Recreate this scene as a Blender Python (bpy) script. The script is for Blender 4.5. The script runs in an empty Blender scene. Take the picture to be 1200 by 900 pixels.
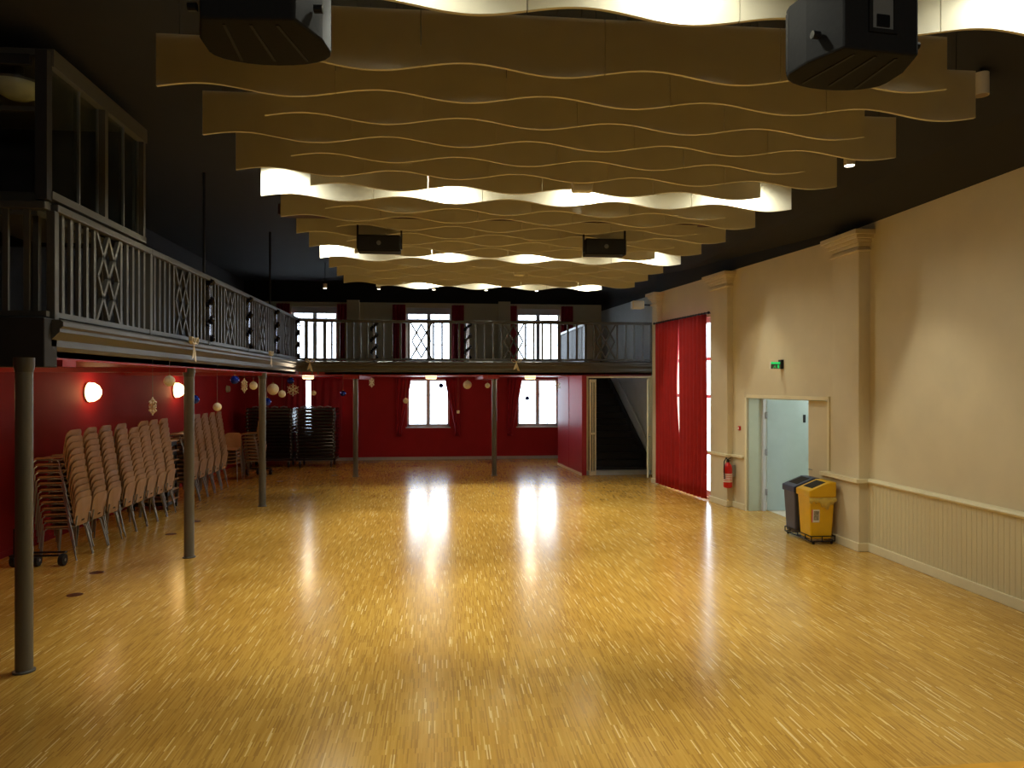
import bpy, bmesh, math, random
from mathutils import Matrix, Vector
random.seed(7)
PI = math.pi
SC = bpy.context.scene
COL = SC.collection

# ------------------------------------------------------------ camera, world, exposure
YAW = math.atan(85 / 850)
cam = bpy.data.cameras.new('camera')
cam_o = bpy.data.objects.new('camera', cam); COL.objects.link(cam_o)
cam.sensor_width = 36; cam.lens = 36 * 850 / 1200; cam.clip_end = 400; cam.clip_start = .05
cam_o.location = (0, 0, 2.4); cam_o.rotation_euler = (PI / 2, 0, -YAW)
SC.camera = cam_o
SC.view_settings.view_transform = 'Standard'; SC.view_settings.look = 'None'
SC.view_settings.gamma = 1; SC.view_settings.use_curve_mapping = False
SC.view_settings.exposure = 0.0
w = bpy.data.worlds.new('sky'); SC.world = w; w.use_nodes = True
w.node_tree.nodes['Background'].inputs[0].default_value = (.78, .88, 1, 1)
w.node_tree.nodes['Background'].inputs[1].default_value = 8.0

P_BAFFLE = 345      # spots in the lit baffle gaps
P_SPILL = 90
P_WASH = 110        # wall washing downlights
P_FILL = 260  # added fill light behind the camera
P_WALL = 5.5         # globe lights on the red wall
WARM = (1, .80, .50)
COOLWARM = (1, 1, .86)

# ------------------------------------------------------------ helpers
def lin(r, g, b):
    f = lambda c: (c / 255) / 12.92 if c <= 10 else ((c / 255 + .055) / 1.055) ** 2.4
    return (f(r), f(g), f(b), 1)

def mat(name, rgb, rough=.6, metal=0, noise=.06, scale=6, emit=None, estr=0, bump=0, trans=0, spec=.5, alpha=1):
    m = bpy.data.materials.new(name); m.use_nodes = True
    nt = m.node_tree; b = nt.nodes['Principled BSDF']
    b.inputs['Roughness'].default_value = rough; b.inputs['Metallic'].default_value = metal
    b.inputs['Specular IOR Level'].default_value = spec
    c = lin(*rgb)
    if noise:
        tc = nt.nodes.new('ShaderNodeTexCoord'); n = nt.nodes.new('ShaderNodeTexNoise'); n.inputs['Scale'].default_value = scale
        n.inputs['Detail'].default_value = 4
        r = nt.nodes.new('ShaderNodeValToRGB')
        r.color_ramp.elements[0].position = .3; r.color_ramp.elements[1].position = .7
        r.color_ramp.elements[0].color = tuple(x * (1 - noise) for x in c[:3]) + (1,)
        r.color_ramp.elements[1].color = tuple(min(1, x * (1 + noise)) for x in c[:3]) + (1,)
        nt.links.new(tc.outputs['Object'], n.inputs['Vector']); nt.links.new(n.outputs['Fac'], r.inputs[0])
        nt.links.new(r.outputs[0], b.inputs['Base Color'])
        if bump:
            bp = nt.nodes.new('ShaderNodeBump'); bp.inputs['Strength'].default_value = bump; bp.inputs['Distance'].default_value = .01
            nt.links.new(n.outputs['Fac'], bp.inputs['Height']); nt.links.new(bp.outputs[0], b.inputs['Normal'])
    else:
        b.inputs['Base Color'].default_value = c
    if emit:
        b.inputs['Emission Color'].default_value = lin(*emit); b.inputs['Emission Strength'].default_value = estr
    if trans: b.inputs['Transmission Weight'].default_value = trans
    if alpha < 1: b.inputs['Alpha'].default_value = alpha
    return m

def parquet():
    m = bpy.data.materials.new('strip_parquet'); m.use_nodes = True
    nt = m.node_tree; N = nt.nodes.new; L = nt.links.new; b = nt.nodes['Principled BSDF']
    tc = N('ShaderNodeTexCoord'); mp = N('ShaderNodeMapping'); mp.inputs['Rotation'].default_value = (0, 0, PI / 2)
    L(tc.outputs['Object'], mp.inputs['Vector'])
    def brick(bw, rh, off):
        k = N('ShaderNodeTexBrick'); k.inputs['Color1'].default_value = (0, 0, 0, 1); k.inputs['Color2'].default_value = (1, 1, 1, 1)
        k.inputs['Mortar'].default_value = (.35, .35, .35, 1); k.inputs['Scale'].default_value = 1
        k.inputs['Mortar Size'].default_value = .0004; k.inputs['Brick Width'].default_value = bw; k.inputs['Row Height'].default_value = rh
        k.offset = off; k.offset_frequency = 2; L(mp.outputs[0], k.inputs['Vector']); return k
    k1 = brick(.19, .0095, .37)
    r1 = N('ShaderNodeValToRGB'); L(k1.outputs['Color'], r1.inputs[0])
    e = r1.color_ramp.elements
    e[0].position = 0; e[0].color = lin(168, 126, 58)
    e[1].position = 1; e[1].color = lin(236, 208, 148)
    for p, c in ((.3, (192, 148, 64)), (.6, (200, 156, 70)), (.93, (206, 163, 78)), (.97, (234, 202, 126))):
        q = r1.color_ramp.elements.new(p); q.color = lin(*c)
    n = N('ShaderNodeTexNoise'); n.inputs['Scale'].default_value = .9; n.inputs['Detail'].default_value = 5; L(tc.outputs['Object'], n.inputs['Vector'])
    r2 = N('ShaderNodeValToRGB'); L(n.outputs['Fac'], r2.inputs[0])
    r2.color_ramp.elements[0].position = .3; r2.color_ramp.elements[0].color = (.82, .76, .66, 1)
    r2.color_ramp.elements[1].position = .65; r2.color_ramp.elements[1].color = (1, 1, 1, 1)
    mx = N('ShaderNodeMix'); mx.data_type = 'RGBA'; mx.blend_type = 'MULTIPLY'; mx.inputs[0].default_value = .8
    L(r1.outputs[0], mx.inputs[6]); L(r2.outputs[0], mx.inputs[7])
    L(mx.outputs[2], b.inputs['Base Color'])
    n2 = N('ShaderNodeTexNoise'); n2.inputs['Scale'].default_value = 2.5; n2.inputs['Detail'].default_value = 6; L(tc.outputs['Object'], n2.inputs['Vector'])
    mr = N('ShaderNodeMapRange'); mr.inputs['To Min'].default_value = .15; mr.inputs['To Max'].default_value = .24; L(n2.outputs['Fac'], mr.inputs[0])
    L(mr.outputs[0], b.inputs['Roughness'])
    return m

def beadboard():
    m = mat('beadboard_paint', (214, 200, 158), .5, noise=0)
    nt = m.node_tree; N = nt.nodes.new; L = nt.links.new; b = nt.nodes['Principled BSDF']
    tc = N('ShaderNodeTexCoord'); wv = N('ShaderNodeTexWave'); wv.bands_direction = 'Y'; wv.wave_type = 'BANDS'; wv.inputs['Scale'].default_value = 3.9
    wv.inputs['Distortion'].default_value = 0
    L(tc.outputs['Object'], wv.inputs['Vector'])
    r = N('ShaderNodeValToRGB'); r.color_ramp.elements[0].position = 0; r.color_ramp.elements[1].position = .25; L(wv.outputs['Fac'], r.inputs[0])
    bp = N('ShaderNodeBump'); bp.inputs['Strength'].default_value = .7; bp.inputs['Distance'].default_value = .012
    L(r.outputs[0], bp.inputs['Height']); L(bp.outputs[0], b.inputs['Normal'])
    return m

M = dict(
    floor=parquet(), bead=beadboard(),
    cream=mat('cream_wall_paint', (212, 198, 164), .6, noise=.04, scale=2),
    creamtrim=mat('cream_gloss_trim', (226, 214, 176), .4, noise=.03),
    red=mat('dark_red_wall_paint', (152, 26, 34), .7, spec=.25, noise=.08, scale=2),
    redpanel=mat('red_satin_panel', (165, 30, 48), .38, noise=.05),
    redsoffit=mat('red_soffit_paint', (150, 30, 34), .5, noise=.05),
    black=mat('matt_black_ceiling', (24, 22, 24), .85, noise=.1),
    darkwall=mat('dark_grey_upper_wall', (40, 39, 42), .8, noise=.1),
    grey=mat('grey_enamel_paint', (80, 78, 72), .4, noise=.04),
    greylight=mat('light_grey_enamel', (98, 96, 88), .38, noise=.04),
    baffle=mat('cream_baffle_board', (214, 208, 186), .7, noise=.03, scale=3),
    wood=mat('stage_wood', (206, 150, 50), .35, noise=.12, scale=9),
    ply=mat('beech_plywood', (160, 122, 84), .4, noise=.1, scale=8),
    steel=mat('satin_steel_tube', (150, 150, 150), .35, .8, noise=.03),
    blackmetal=mat('black_metal', (20, 20, 22), .4, .3, noise=.05),
    rubber=mat('black_rubber', (12, 12, 12), .7, noise=.05),
    blacktop=mat('black_laminate', (14, 14, 17), .22, noise=.05),
    speaker=mat('black_speaker_shell', (30, 30, 30), .85, spec=.2, noise=.06, scale=40, bump=.1),
    grille=mat('black_grille', (14, 14, 15), .7, noise=.3, scale=120),
    handle=mat('grey_recess', (110, 110, 106), .6, noise=.05),
    curtain=mat('red_velvet_curtain', (172, 13, 11), .75, noise=.08, scale=5),
    winecurtain=mat('crimson_curtain', (150, 14, 36), .75, noise=.08, scale=5),
    winframe=mat('white_window_frame', (206, 208, 212), .45, noise=.03),
    blueleaf=mat('pale_blue_door_paint', (172, 190, 192), .4, noise=.03),
    corridor=mat('pale_grey_green_paint', (188, 196, 178), .5, noise=.03),
    pale=mat('pale_stone_floor', (215, 205, 190), .4, noise=.06),
    stair=mat('black_stair_covering', (22, 21, 22), .7, noise=.1),
    greywall=mat('cool_grey_wall', (176, 180, 178), .6, noise=.04),
    yellow=mat('yellow_plastic', (226, 176, 8), .35, noise=.04),
    blue=mat('navy_plastic', (38, 48, 84), .35, noise=.05),
    greybin=mat('dark_grey_plastic', (70, 72, 88), .4, noise=.04),
    slot=mat('dark_slot', (28, 18, 8), .8, noise=.1),
    bag=mat('clear_bag_film', (235, 205, 100), .2, noise=.15, scale=14, alpha=.65),
    stickpink=mat('pink_sticker', (226, 110, 90), .5, noise=.1),
    stickgrey=mat('grey_print_sticker', (150, 140, 120), .5, noise=.5, scale=40),
    extred=mat('extinguisher_red', (196, 22, 14), .3, noise=.03),
    white=mat('white_label', (230, 226, 214), .5, noise=.04),
    ornwhite=mat('glitter_white_ball', (232, 218, 190), .55, noise=.12, scale=60, bump=.3),
    ornblue=mat('shiny_blue_bauble', (18, 42, 150), .12, .5, noise=.03),
    tinsel=mat('dark_blue_foil_garland', (18, 18, 34), .25, .6, noise=.6, scale=50),
    silver=mat('silver_foil_ribbon', (170, 172, 190), .25, .8, noise=.2, scale=40),
    ribbon=mat('cream_satin_ribbon', (222, 210, 180), .4, noise=.06),
    green=mat('lit_green_exit_face', (20, 150, 70), .5, noise=0, emit=(40, 220, 110), estr=.8),
    lampon=mat('lit_lamp_disc', (255, 250, 235), .5, noise=0, emit=(255, 246, 222), estr=12),
    lampoff=mat('unlit_lamp_disc', (120, 100, 70), .3, noise=0),
    globe=mat('lit_wall_globe', (255, 240, 200), .5, noise=0, emit=(255, 214, 140), estr=9),
    soffitlamp=mat('lit_soffit_lamp', (255, 240, 210), .5, noise=0, emit=(255, 220, 170), estr=2.2),
    dome=mat('unlit_opal_dome', (180, 180, 150), .35, noise=.03),
    string=mat('thin_thread', (120, 110, 100), .6, noise=0),
    brass=mat('brass_cap', (200, 170, 90), .3, .8, noise=.05),
    socket=mat('brown_floor_cover', (86, 44, 20), .4, noise=.1),
    facade=mat('pale_facade_outside', (225, 225, 220), .8, noise=.05),
)

def glassmat(name, tint, mixv=.12):
    m = bpy.data.materials.new(name); m.use_nodes = True; nt = m.node_tree
    for n in list(nt.nodes): nt.nodes.remove(n)
    o = nt.nodes.new('ShaderNodeOutputMaterial'); t = nt.nodes.new('ShaderNodeBsdfTransparent'); g = nt.nodes.new('ShaderNodeBsdfGlossy')
    t.inputs[0].default_value = tint; g.inputs['Roughness'].default_value = .03
    x = nt.nodes.new('ShaderNodeMixShader'); x.inputs[0].default_value = mixv
    nt.links.new(t.outputs[0], x.inputs[1]); nt.links.new(g.outputs[0], x.inputs[2]); nt.links.new(x.outputs[0], o.inputs[0])
    return m
M['glass'] = glassmat('window_glass', (.97, .99, 1, 1), .04)
M['boothglass'] = glassmat('booth_glass', (.8, .86, .84, 1), .10)

class MB:
    def __init__(s): s.bm = bmesh.new()
    def hexa(s, p):
        v = [s.bm.verts.new(q) for q in p]
        for f in ((0, 3, 2, 1), (4, 5, 6, 7), (0, 1, 5, 4), (1, 2, 6, 5), (2, 3, 7, 6), (3, 0, 4, 7)): s.bm.faces.new([v[i] for i in f])
        return s
    def box(s, x0, x1, y0, y1, z0, z1):
        return s.hexa([(x0, y0, z0), (x1, y0, z0), (x1, y1, z0), (x0, y1, z0), (x0, y0, z1), (x1, y0, z1), (x1, y1, z1), (x0, y1, z1)])
    def bar(s, p0, p1, wd, th, up=(0, 0, 1)):
        p0, p1 = Vector(p0), Vector(p1); d = (p1 - p0).normalized(); u = Vector(up)
        a = d.cross(u)
        if a.length < 1e-4: a = d.cross(Vector((0, 1, 0)))
        a.normalize(); b = a.cross(d).normalized(); a = a * wd / 2; b = b * th / 2
        return s.hexa([p0 - a - b, p0 + a - b, p0 + a + b, p0 - a + b, p1 - a - b, p1 + a - b, p1 + a + b, p1 - a + b])
    def prism(s, pts, off):   # pts: planar 3-D polygon, off: extrusion vector
        off = Vector(off); a = [s.bm.verts.new(p) for p in pts]; b = [s.bm.verts.new(Vector(p) + off) for p in pts]
        s.bm.faces.new(a[::-1]); s.bm.faces.new(b); n = len(a)
        for i in range(n): s.bm.faces.new([a[i], a[(i + 1) % n], b[(i + 1) % n], b[i]])
        return s
    def tube(s, path, r, seg=10, cap=True):
        path = [Vector(p) for p in path]; rings = []; n = len(path); pa = None
        rr = r if isinstance(r, (list, tuple)) else [r] * n
        for i, p in enumerate(path):
            d = (path[min(i + 1, n - 1)] - path[max(i - 1, 0)]).normalized()
            if pa is None:
                a = d.cross(Vector((0, 0, 1)))
                if a.length < 1e-3: a = d.cross(Vector((0, 1, 0)))
            else: a = pa - d * pa.dot(d)
            a.normalize(); pa = a; b = d.cross(a)
            rings.append([s.bm.verts.new(p + (a * math.cos(t) + b * math.sin(t)) * rr[i]) for t in [2 * PI * k / seg for k in range(seg)]])
        for i in range(n - 1):
            for k in range(seg): s.bm.faces.new([rings[i][k], rings[i][(k + 1) % seg], rings[i + 1][(k + 1) % seg], rings[i + 1][k]])
        if cap: s.bm.faces.new(rings[0][::-1]); s.bm.faces.new(rings[-1])
        return s
    def lathe(s, prof, c=(0, 0, 0), seg=20, axis='z', sx=1, sy=1):
        rings = []; c = Vector(c)
        for r, z in prof:
            ring = []
            for k in range(seg):
                t = 2 * PI * k / seg; x, y = r * math.cos(t) * sx, r * math.sin(t) * sy
                q = {'z': (x, y, z), 'x': (z, x, y), 'y': (y, z, x)}[axis]
                ring.append(s.bm.verts.new(c + Vector(q)))
            rings.append(ring)
        for i in range(len(rings) - 1):
            for k in range(seg): s.bm.faces.new([rings[i][k], rings[i][(k + 1) % seg], rings[i + 1][(k + 1) % seg], rings[i + 1][k]])
        if prof[0][0] > 1e-4: s.bm.faces.new(rings[0][::-1])
        if prof[-1][0] > 1e-4: s.bm.faces.new(rings[-1])
        return s
    def ball(s, c, r, seg=16):
        return s.lathe([(max(1e-5, r * math.sin(PI * i / 10)), -r * math.cos(PI * i / 10)) for i in range(11)], c, seg)
    def xf(s, m): bmesh.ops.transform(s.bm, matrix=m, verts=s.bm.verts); return s
    def build(s, name, m, parent=None, smooth=False, bevel=0, world=True):
        if parent is not None and world: s.xf(wm(parent).inverted())
        bmesh.ops.remove_doubles(s.bm, verts=s.bm.verts, dist=1e-6)
        bmesh.ops.recalc_face_normals(s.bm, faces=s.bm.faces)
        me = bpy.data.meshes.new(name); s.bm.to_mesh(me); s.bm.free()
        if smooth:
            for p in me.polygons: p.use_smooth = True
            try: me.set_sharp_from_angle(angle=math.radians(40))
            except Exception: pass
        me.materials.append(M[m] if isinstance(m, str) else m)
        o = bpy.data.objects.new(name, me); COL.objects.link(o)
        if parent is not None: o.parent = parent
        if bevel:
            b = o.modifiers.new('bevel', 'BEVEL'); b.width = bevel; b.segments = 2; b.limit_method = 'ANGLE'
        return o

def wm(o):
    m = o.matrix_basis.copy()
    while o.parent: o = o.parent; m = o.matrix_basis @ m
    return m
def thing(name, label, cat, loc=(0, 0, 0), rz=0, group=None):
    o = bpy.data.objects.new(name, None); COL.objects.link(o); o.empty_display_size = .1
    o.location = loc; o.rotation_euler = (0, 0, rz); o.matrix_basis = Matrix.Translation(loc) @ Matrix.Rotation(rz, 4, 'Z')
    return tag(o, label, cat, group)
def tag(o, label, cat, group=None):
    o['label'] = label; o['category'] = cat
    if group: o['group'] = group
    return o
def struct(o): o['kind'] = 'structure'; return o
def origin(o, loc):   # move a top-level mesh's origin to loc
    loc = Vector(loc); o.data.transform(Matrix.Translation(-loc)); o.location = loc; return o
def dup(root, loc=None, rz=None, label=None, group=None):
    r = root.copy(); COL.objects.link(r)
    if loc is not None: r.location = loc
    if rz is not None: r.rotation_euler = (0, 0, rz)
    if label: r['label'] = label
    if group: r['group'] = group
    for ch in list(root.children):
        c = ch.copy(); COL.objects.link(c); c.parent = r
        for g in list(ch.children):
            d = g.copy(); COL.objects.link(d); d.parent = c
    return r
def spot(name, loc, target, power, angle, color, parent=None, blend=.35, size=.04):
    l = bpy.data.lights.new(name, 'SPOT'); l.energy = power; l.spot_size = math.radians(angle); l.spot_blend = blend
    l.color = color; l.shadow_soft_size = size
    o = bpy.data.objects.new(name, l); COL.objects.link(o)
    d = Vector(target) - Vector(loc); R = d.to_track_quat('-Z', 'Y').to_matrix().to_4x4()
    m = Matrix.Translation(loc) @ R
    if parent is not None: o.parent = parent; m = wm(parent).inverted() @ m
    o.matrix_basis = m; return o
def point(name, loc, power, color, parent=None, size=.1):
    l = bpy.data.lights.new(name, 'POINT'); l.energy = power; l.color = color; l.shadow_soft_size = size
    o = bpy.data.objects.new(name, l); COL.objects.link(o); m = Matrix.Translation(loc)
    if parent is not None: o.parent = parent; m = wm(parent).inverted() @ m
    o.matrix_basis = m; return o
ORD = ['first', 'second', 'third', 'fourth', 'fifth', 'sixth', 'seventh', 'eighth', 'ninth', 'tenth', 'eleventh', 'twelfth', 'thirteenth', 'fourteenth',
       'fifteenth', 'sixteenth', 'seventeenth', 'eighteenth', 'nineteenth', 'twentieth', 'twenty-first', 'twenty-second', 'twenty-third', 'twenty-fourth', 'twenty-fifth']

def holed(mb, u0, u1, z0, z1, holes, f):
    """wall cells around rectangular holes; f(ua, ub, za, zb) adds one box"""
    us = sorted({u0, u1} | {h[0] for h in holes} | {h[1] for h in holes})
    zs = sorted({z0, z1} | {h[2] for h in holes} | {h[3] for h in holes})
    for i in range(len(us) - 1):
        for j in range(len(zs) - 1):
            uc, zc = (us[i] + us[i + 1]) / 2, (zs[j] + zs[j + 1]) / 2
            if any(h[0] < uc < h[1] and h[2] < zc < h[3] for h in holes): continue
            f(us[i], us[i + 1], zs[j], zs[j + 1])

# ------------------------------------------------------------ setting
XR = 6.15; YB = 23.2; XL = -6.0; ZC = 5.6
def XB(y): return 6.04 - .117 * (y - 11)
def X2(y): return 5.65 - .093 * (y - 18.8)   # set-back wall beside the stairs
struct(MB().box(XL - .3, XR + .4, -3.6, YB + .3, -.15, 0).build('floor', 'floor'))
# ceiling: flat black field with a cove down to the top of the right wall
c = MB()
c.box(XL - .3, 4.5, -3.6, YB + .3, ZC, ZC + .15)
c.prism([(4.5, -3.6, ZC), (5.45, -3.6, 4.95), (XR + .3, -3.6, 4.6), (XR + .3, -3.6, 4.75), (5.5, -3.6, 5.1), (4.5, -3.6, ZC + .15)], (0, YB + 3.9, 0))
struct(c.build('ceiling', 'black'))
# back wall
UW = [(-4.6, -3.2), (-1.05, .37), (2.48, 3.88)]
LW = [(-4.55, -3.22), (-1.02, .31), (2.5, 3.83)]
holes = [(a, b, 3.07, 4.82) for a, b in UW] + [(a, b, 1.03, 2.56) for a, b in LW]
wb = MB(); holed(wb, XL - .3, XR + .3, 2.8, 4.97, [h for h in holes if h[2] > 3], lambda a, b, p, q: wb.box(a, b, YB, YB + .3, p, q))
struct(wb.build('wall_back', 'cream'))
wb = MB(); holed(wb, XL - .3, XR + .3, 0, 2.8, [h for h in holes if h[2] < 3], lambda a, b, p, q: wb.box(a, b, YB, YB + .3, p, q))
struct(wb.build('wall_back_lower', 'red'))
struct(MB().box(XL - .3, XR + .3, YB - .12, YB + .3, 4.97, ZC).build('trim_1', 'black'))
# left wall
struct(MB().box(XL - .3, XL, -3.6, YB, 0, 2.8).build('wall_left_lower', 'red'))
struct(MB().box(XL - .3, XL, -3.6, YB, 2.8, ZC).build('wall_left', 'darkwall'))
struct(MB().box(XL - .3, XR + .3, -3.9, -3.6, 0, ZC).build('wall_front', 'darkwall'))
# right wall, near straight part
struct(MB().box(XR, XR + .3, -3.6, 10.6, 0, 4.7).build('wall_right', 'cream'))
# right wall, far part, at a slight angle, with a door and a tall window
A0 = Vector((XB(10.6), 10.6, 0)); DIR = (Vector((XB(YB), YB, 0)) - A0).normalized(); NRM = Vector((DIR.y, -DIR.x, 0))   # NRM points outwards (+x)
def RW(u, n, z): p = A0 + DIR * u + NRM * n; return Vector((p.x, p.y, z))
def rbox(mb, u0, u1, n0, n1, z0, z1):
    return mb.hexa([RW(u0, n0, z0), RW(u0, n1, z0), RW(u1, n1, z0), RW(u1, n0, z0), RW(u0, n0, z1), RW(u0, n1, z1), RW(u1, n1, z1), RW(u1, n0, z1)])
def U(y): return (y - 10.6) / DIR.y
DU0, DU1 = U(10.82), U(13.2)
WU0, WU1 = U(14.55), U(16.75)
wr = MB(); holed(wr, U(10.6), U(17.3), 0, 4.7, [(DU0, DU1, 0, 2.14), (WU0, WU1, .02, 3.8)], lambda a, b, p, q: rbox(wr, a, b, 0, .34, p, q))
struct(wr.build('wall_right_far', 'cream'))
mb = MB(); rbox(mb, U(10.6), U(17.3), -.02, .34, 4.63, 5.4); mb.hexa([(X2(17.3), 17.3, 4.77), (X2(17.3) + .5, 17.3, 4.77), (X2(YB) + .5, YB, 4.77), (X2(YB), YB, 4.77), (X2(17.3), 17.3, 5.4), (X2(17.3) + .5, 17.3, 5.4), (X2(YB) + .5, YB, 5.4), (X2(YB), YB, 5.4)])
mb.box(XR, XR + .3, -3.6, 10.6, 4.7, 4.9)
struct(mb.build('trim_32', 'black'))
# pilasters on the right wall with moulded capitals
def pilaster(n, u0, u1, near, depth, boxf):
    mb = MB()
    boxf(mb, u0, u1, -depth, .02, 0, 4.38)
    boxf(mb, u0 - .03, u1 + .03, -depth - .04, .02, 4.30, 4.34)
    for k, (z0, z1, e) in enumerate(((4.38, 4.43, .02), (4.43, 4.48, .05), (4.48, 4.53, .09), (4.53, 4.6, .13))):
        boxf(mb, u0 - e, u1 + e, -depth - e, .02, z0, z1)
    struct(mb.build('trim_%d' % n, 'cream', bevel=.008))
def nbox(mb, u0, u1, n0, n1, z0, z1): return mb.box(XR + n0, XR + n1, u0, u1, z0, z1)
pilaster(2, 9.85, 10.55, True, .17, nbox)
pilaster(3, U(13.72), U(14.4), False, .12, rbox)
pilaster(4, U(17.03), U(17.29), False, .14, rbox)
# back wall pilasters
for n, x in ((5, -2.68), (6, 2.06)):
    struct(MB().box(x - .19, x + .19, YB - .22, YB, 2.95, 5.02).build('trim_%d' % n, 'cream'))
# wainscot, chair rail and skirting on the right
struct(MB().box(XR - .025, XR, -3.6, 9.85, .12, .98).build('trim_7', 'bead'))
mb = MB(); mb.prism([(XR, -3.6, .97), (XR - .06, -3.6, .985), (XR - .075, -3.6, 1.01), (XR - .06, -3.6, 1.035), (XR, -3.6, 1.05)], (0, 13.45, 0))
mb.box(XR - .17 - .06, XR, 9.8, 10.6, .98, 1.04)
rbox(mb, U(10.55), DU0, -.16, .01, .98, 1.04)
rbox(mb, DU1 + .1, U(14.42), -.05, .01, .98, 1.03); rbox(mb, U(13.68), U(14.44), -.17, .01, .98, 1.03)
struct(mb.build('trim_8', 'creamtrim', bevel=.006))
struct(rbox(MB(), U(10.55), DU0 - .002, -.12, .01, 0, .98).build('trim_9', 'bead'))
mb = MB(); mb.box(XR - .045, XR, -3.6, 9.83, 0, .12); mb.box(XR - .17 - .025, XR, 9.825, 10.575, 0, .12)
struct(mb.build('baseboard_right', 'creamtrim', bevel=.006))
mb = MB(); rbox(mb, DU1 + .06, U(13.72), -.025, .01, 0, .11); rbox(mb, U(13.7), U(14.42), -.145, .01, 0, .11); rbox(mb, U(17.02), U(17.31), -.165, .01, 0, .11)

struct(mb.build('baseboard_right_far', 'creamtrim', bevel=.006))
struct(MB().box(XL, 3.9, YB - .03, YB, 0, .09).build('baseboard_back', 'greywall'))
struct(MB().box(XL, XL + .025, 2.7, YB, 0, .09).build('baseboard_left', 'red'))
# cream upper / cool grey paint of the stair wall
struct(MB().hexa([(X2(y) + dx, y, z) for z in (0, 4.77) for y, dx in ((17.28, 0), (17.28, .4), (YB + .1, .4), (YB + .1, 0))]).build('wall_stair', 'greywall'))

# stage the photograph is taken from
st = thing('stage', 'golden wooden stage with a straight front edge, in front of the parquet', 'stage', (1.35, -.4, 0))
MB().box(-3.3, 6.1, -3.58, 2.67, .84, .9).build('stage_floor', 'wood', st)
MB().box(-3.3, 6.1, 2.6, 2.66, 0, .84).build('stage_front', 'grey', st)

# ------------------------------------------------------------ right door opening
fr = MB(); rbox(fr, DU0 - .05, DU0, -.02, .03, 0, 2.2); rbox(fr, DU1, DU1 + .05, -.02, .03, 0, 2.2); rbox(fr, DU0 - .05, DU1 + .05, -.02, .03, 2.14, 2.2)
struct(fr.build('door_1_frame', 'creamtrim'))
d = MB(); rbox(d, DU1 - .012, DU1 + .001, .03, .36, 0, 2.14); rbox(d, DU0, DU1, .03, .36, 2.128, 2.14)
struct(d.build('door_1_reveal', 'corridor'))
HU = DU1 - .05
post = MB(); rbox(post, HU - .02, HU + .05, .30, .36, 0, 2.14); struct(post.build('door_1_jamb', 'winframe'))
# narrow closed leaf painted like the wall
nl = thing('door_leaf', 'narrow closed beige door leaf beside the doorway, behind the yellow bin', 'door', RW(DU0 + .3, .1, 0))
mb = MB(); rbox(mb, DU0 + .004, DU0 + .62, .08, .125, .005, 2.125); mb.build('leaf_panel', 'cream', nl, bevel=.004)
mb = MB(); mb.tube([RW(DU0 + .56, .07, 1.0), RW(DU0 + .56, .04, 1.0), RW(DU0 + .47, .04, 1.0)], .008); mb.build('door_handle', 'steel', nl)
# open pale blue leaf, swung outwards
hp = RW(HU, .36, 0)
bl = thing('door_leaf', 'pale blue door leaf standing open outwards in the doorway', 'door', hp, math.radians(-4))
MB().box(0.02, .98, -.045, 0, .012, 2.1).build('leaf_panel', 'blueleaf', bl, world=False, bevel=.003)
MB().tube([(.9, -.05, 1.03), (.9, -.1, 1.03), (.78, -.1, 1.03)], .01).build('door_handle', 'steel', bl, world=False)
mb = MB()
for z in (.3, 1.05, 1.75): mb.box(-.012, .02, -.05, .006, z, z + .12)
mb.build('hinge', 'steel', bl, world=False)
MB().box(.70, .745, -.056, -.045, 1.67, 1.82).build('sign_plate', 'blackmetal', bl, world=False)
# corridor beyond the doorway
cx0, cy0, cy1 = 6.5, 10.3, 14.2
struct(MB().box(6.2, 8.9, cy0, cy1, -.14, .006).build('floor_corridor', 'pale'))
struct(MB().box(8.6, 8.8, cy0, cy1, 0, 2.5).build('wall_corridor_east', 'corridor'))
struct(MB().box(6.48, 8.8, cy1 - .12, cy1, 0, 2.5).build('wall_corridor_north', 'corridor'))
struct(MB().box(6.6, 8.8, cy0, cy0 + .12, 0, 2.5).build('wall_corridor_south', 'corridor'))
struct(MB().box(6.3, 8.8, cy0, cy1, 2.5, 2.6).build('ceiling_corridor', 'corridor'))
cl = thing('added_corridor_light', 'cool white lamp added unseen in the corridor beyond the blue door', 'light', (7.6, 11.9, 2.5))  # unseen lamp added to light the corridor and the open leaf
MB().lathe([(.16, -.05), (.18, -.02), (.18, 0)], (7.6, 11.9, 2.5)).build('lamp_disc', 'lampon', cl)
point('corridor_fill', (7.6, 11.9, 2.2), 34, (.86, .97, 1), cl, .15)

# ------------------------------------------------------------ windows
def win(n, x0, x1, z0, z1, transom):
    y = YB + .12
    f = MB(); t = .06
    f.box(x0, x0 + t, y, y + .07, z0, z1); f.box(x1 - t, x1, y, y + .07, z0, z1); f.box(x0, x1, y, y + .07, z1 - t, z1); f.box(x0, x1, y, y + .07, z0, z0 + t + .03)
    xm = (x0 + x1) / 2; f.box(xm - .06, xm + .06, y - .01, y + .07, z0, z1)
    if transom: f.box(x0, x1, y - .01, y + .07, transom - .05, transom + .05)
    o = struct(f.build('window_%d' % n, 'winframe'))
    m = MB()
    for a, b in ((x0 + t, xm - .06), (xm + .06, x1 - t)):
        c = (a + b) / 2; m.box(c - .008, c + .008, y + .02, y + .05, z0 + t, z1 - t)
        rows = 3
        for k in range(1, rows):
            zz = z0 + (z1 - z0) * k / rows; m.box(a, b, y + .02, y + .05, zz - .007, zz + .007)
    m.build('glazing_bar', 'winframe', o)
    MB().box(x0 + t, x1 - t, y + .03, y + .036, z0 + t, z1 - t).build('window_pane', 'glass', o)
    MB().box(x0 - .04, x1 + .04, YB - .06, YB + .12, z0 - .03, z0).build('window_sill', 'winframe', o)
n = 1
for a, b in UW: win(n, a, b, 3.07, 4.82, 4.42); n += 1
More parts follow.
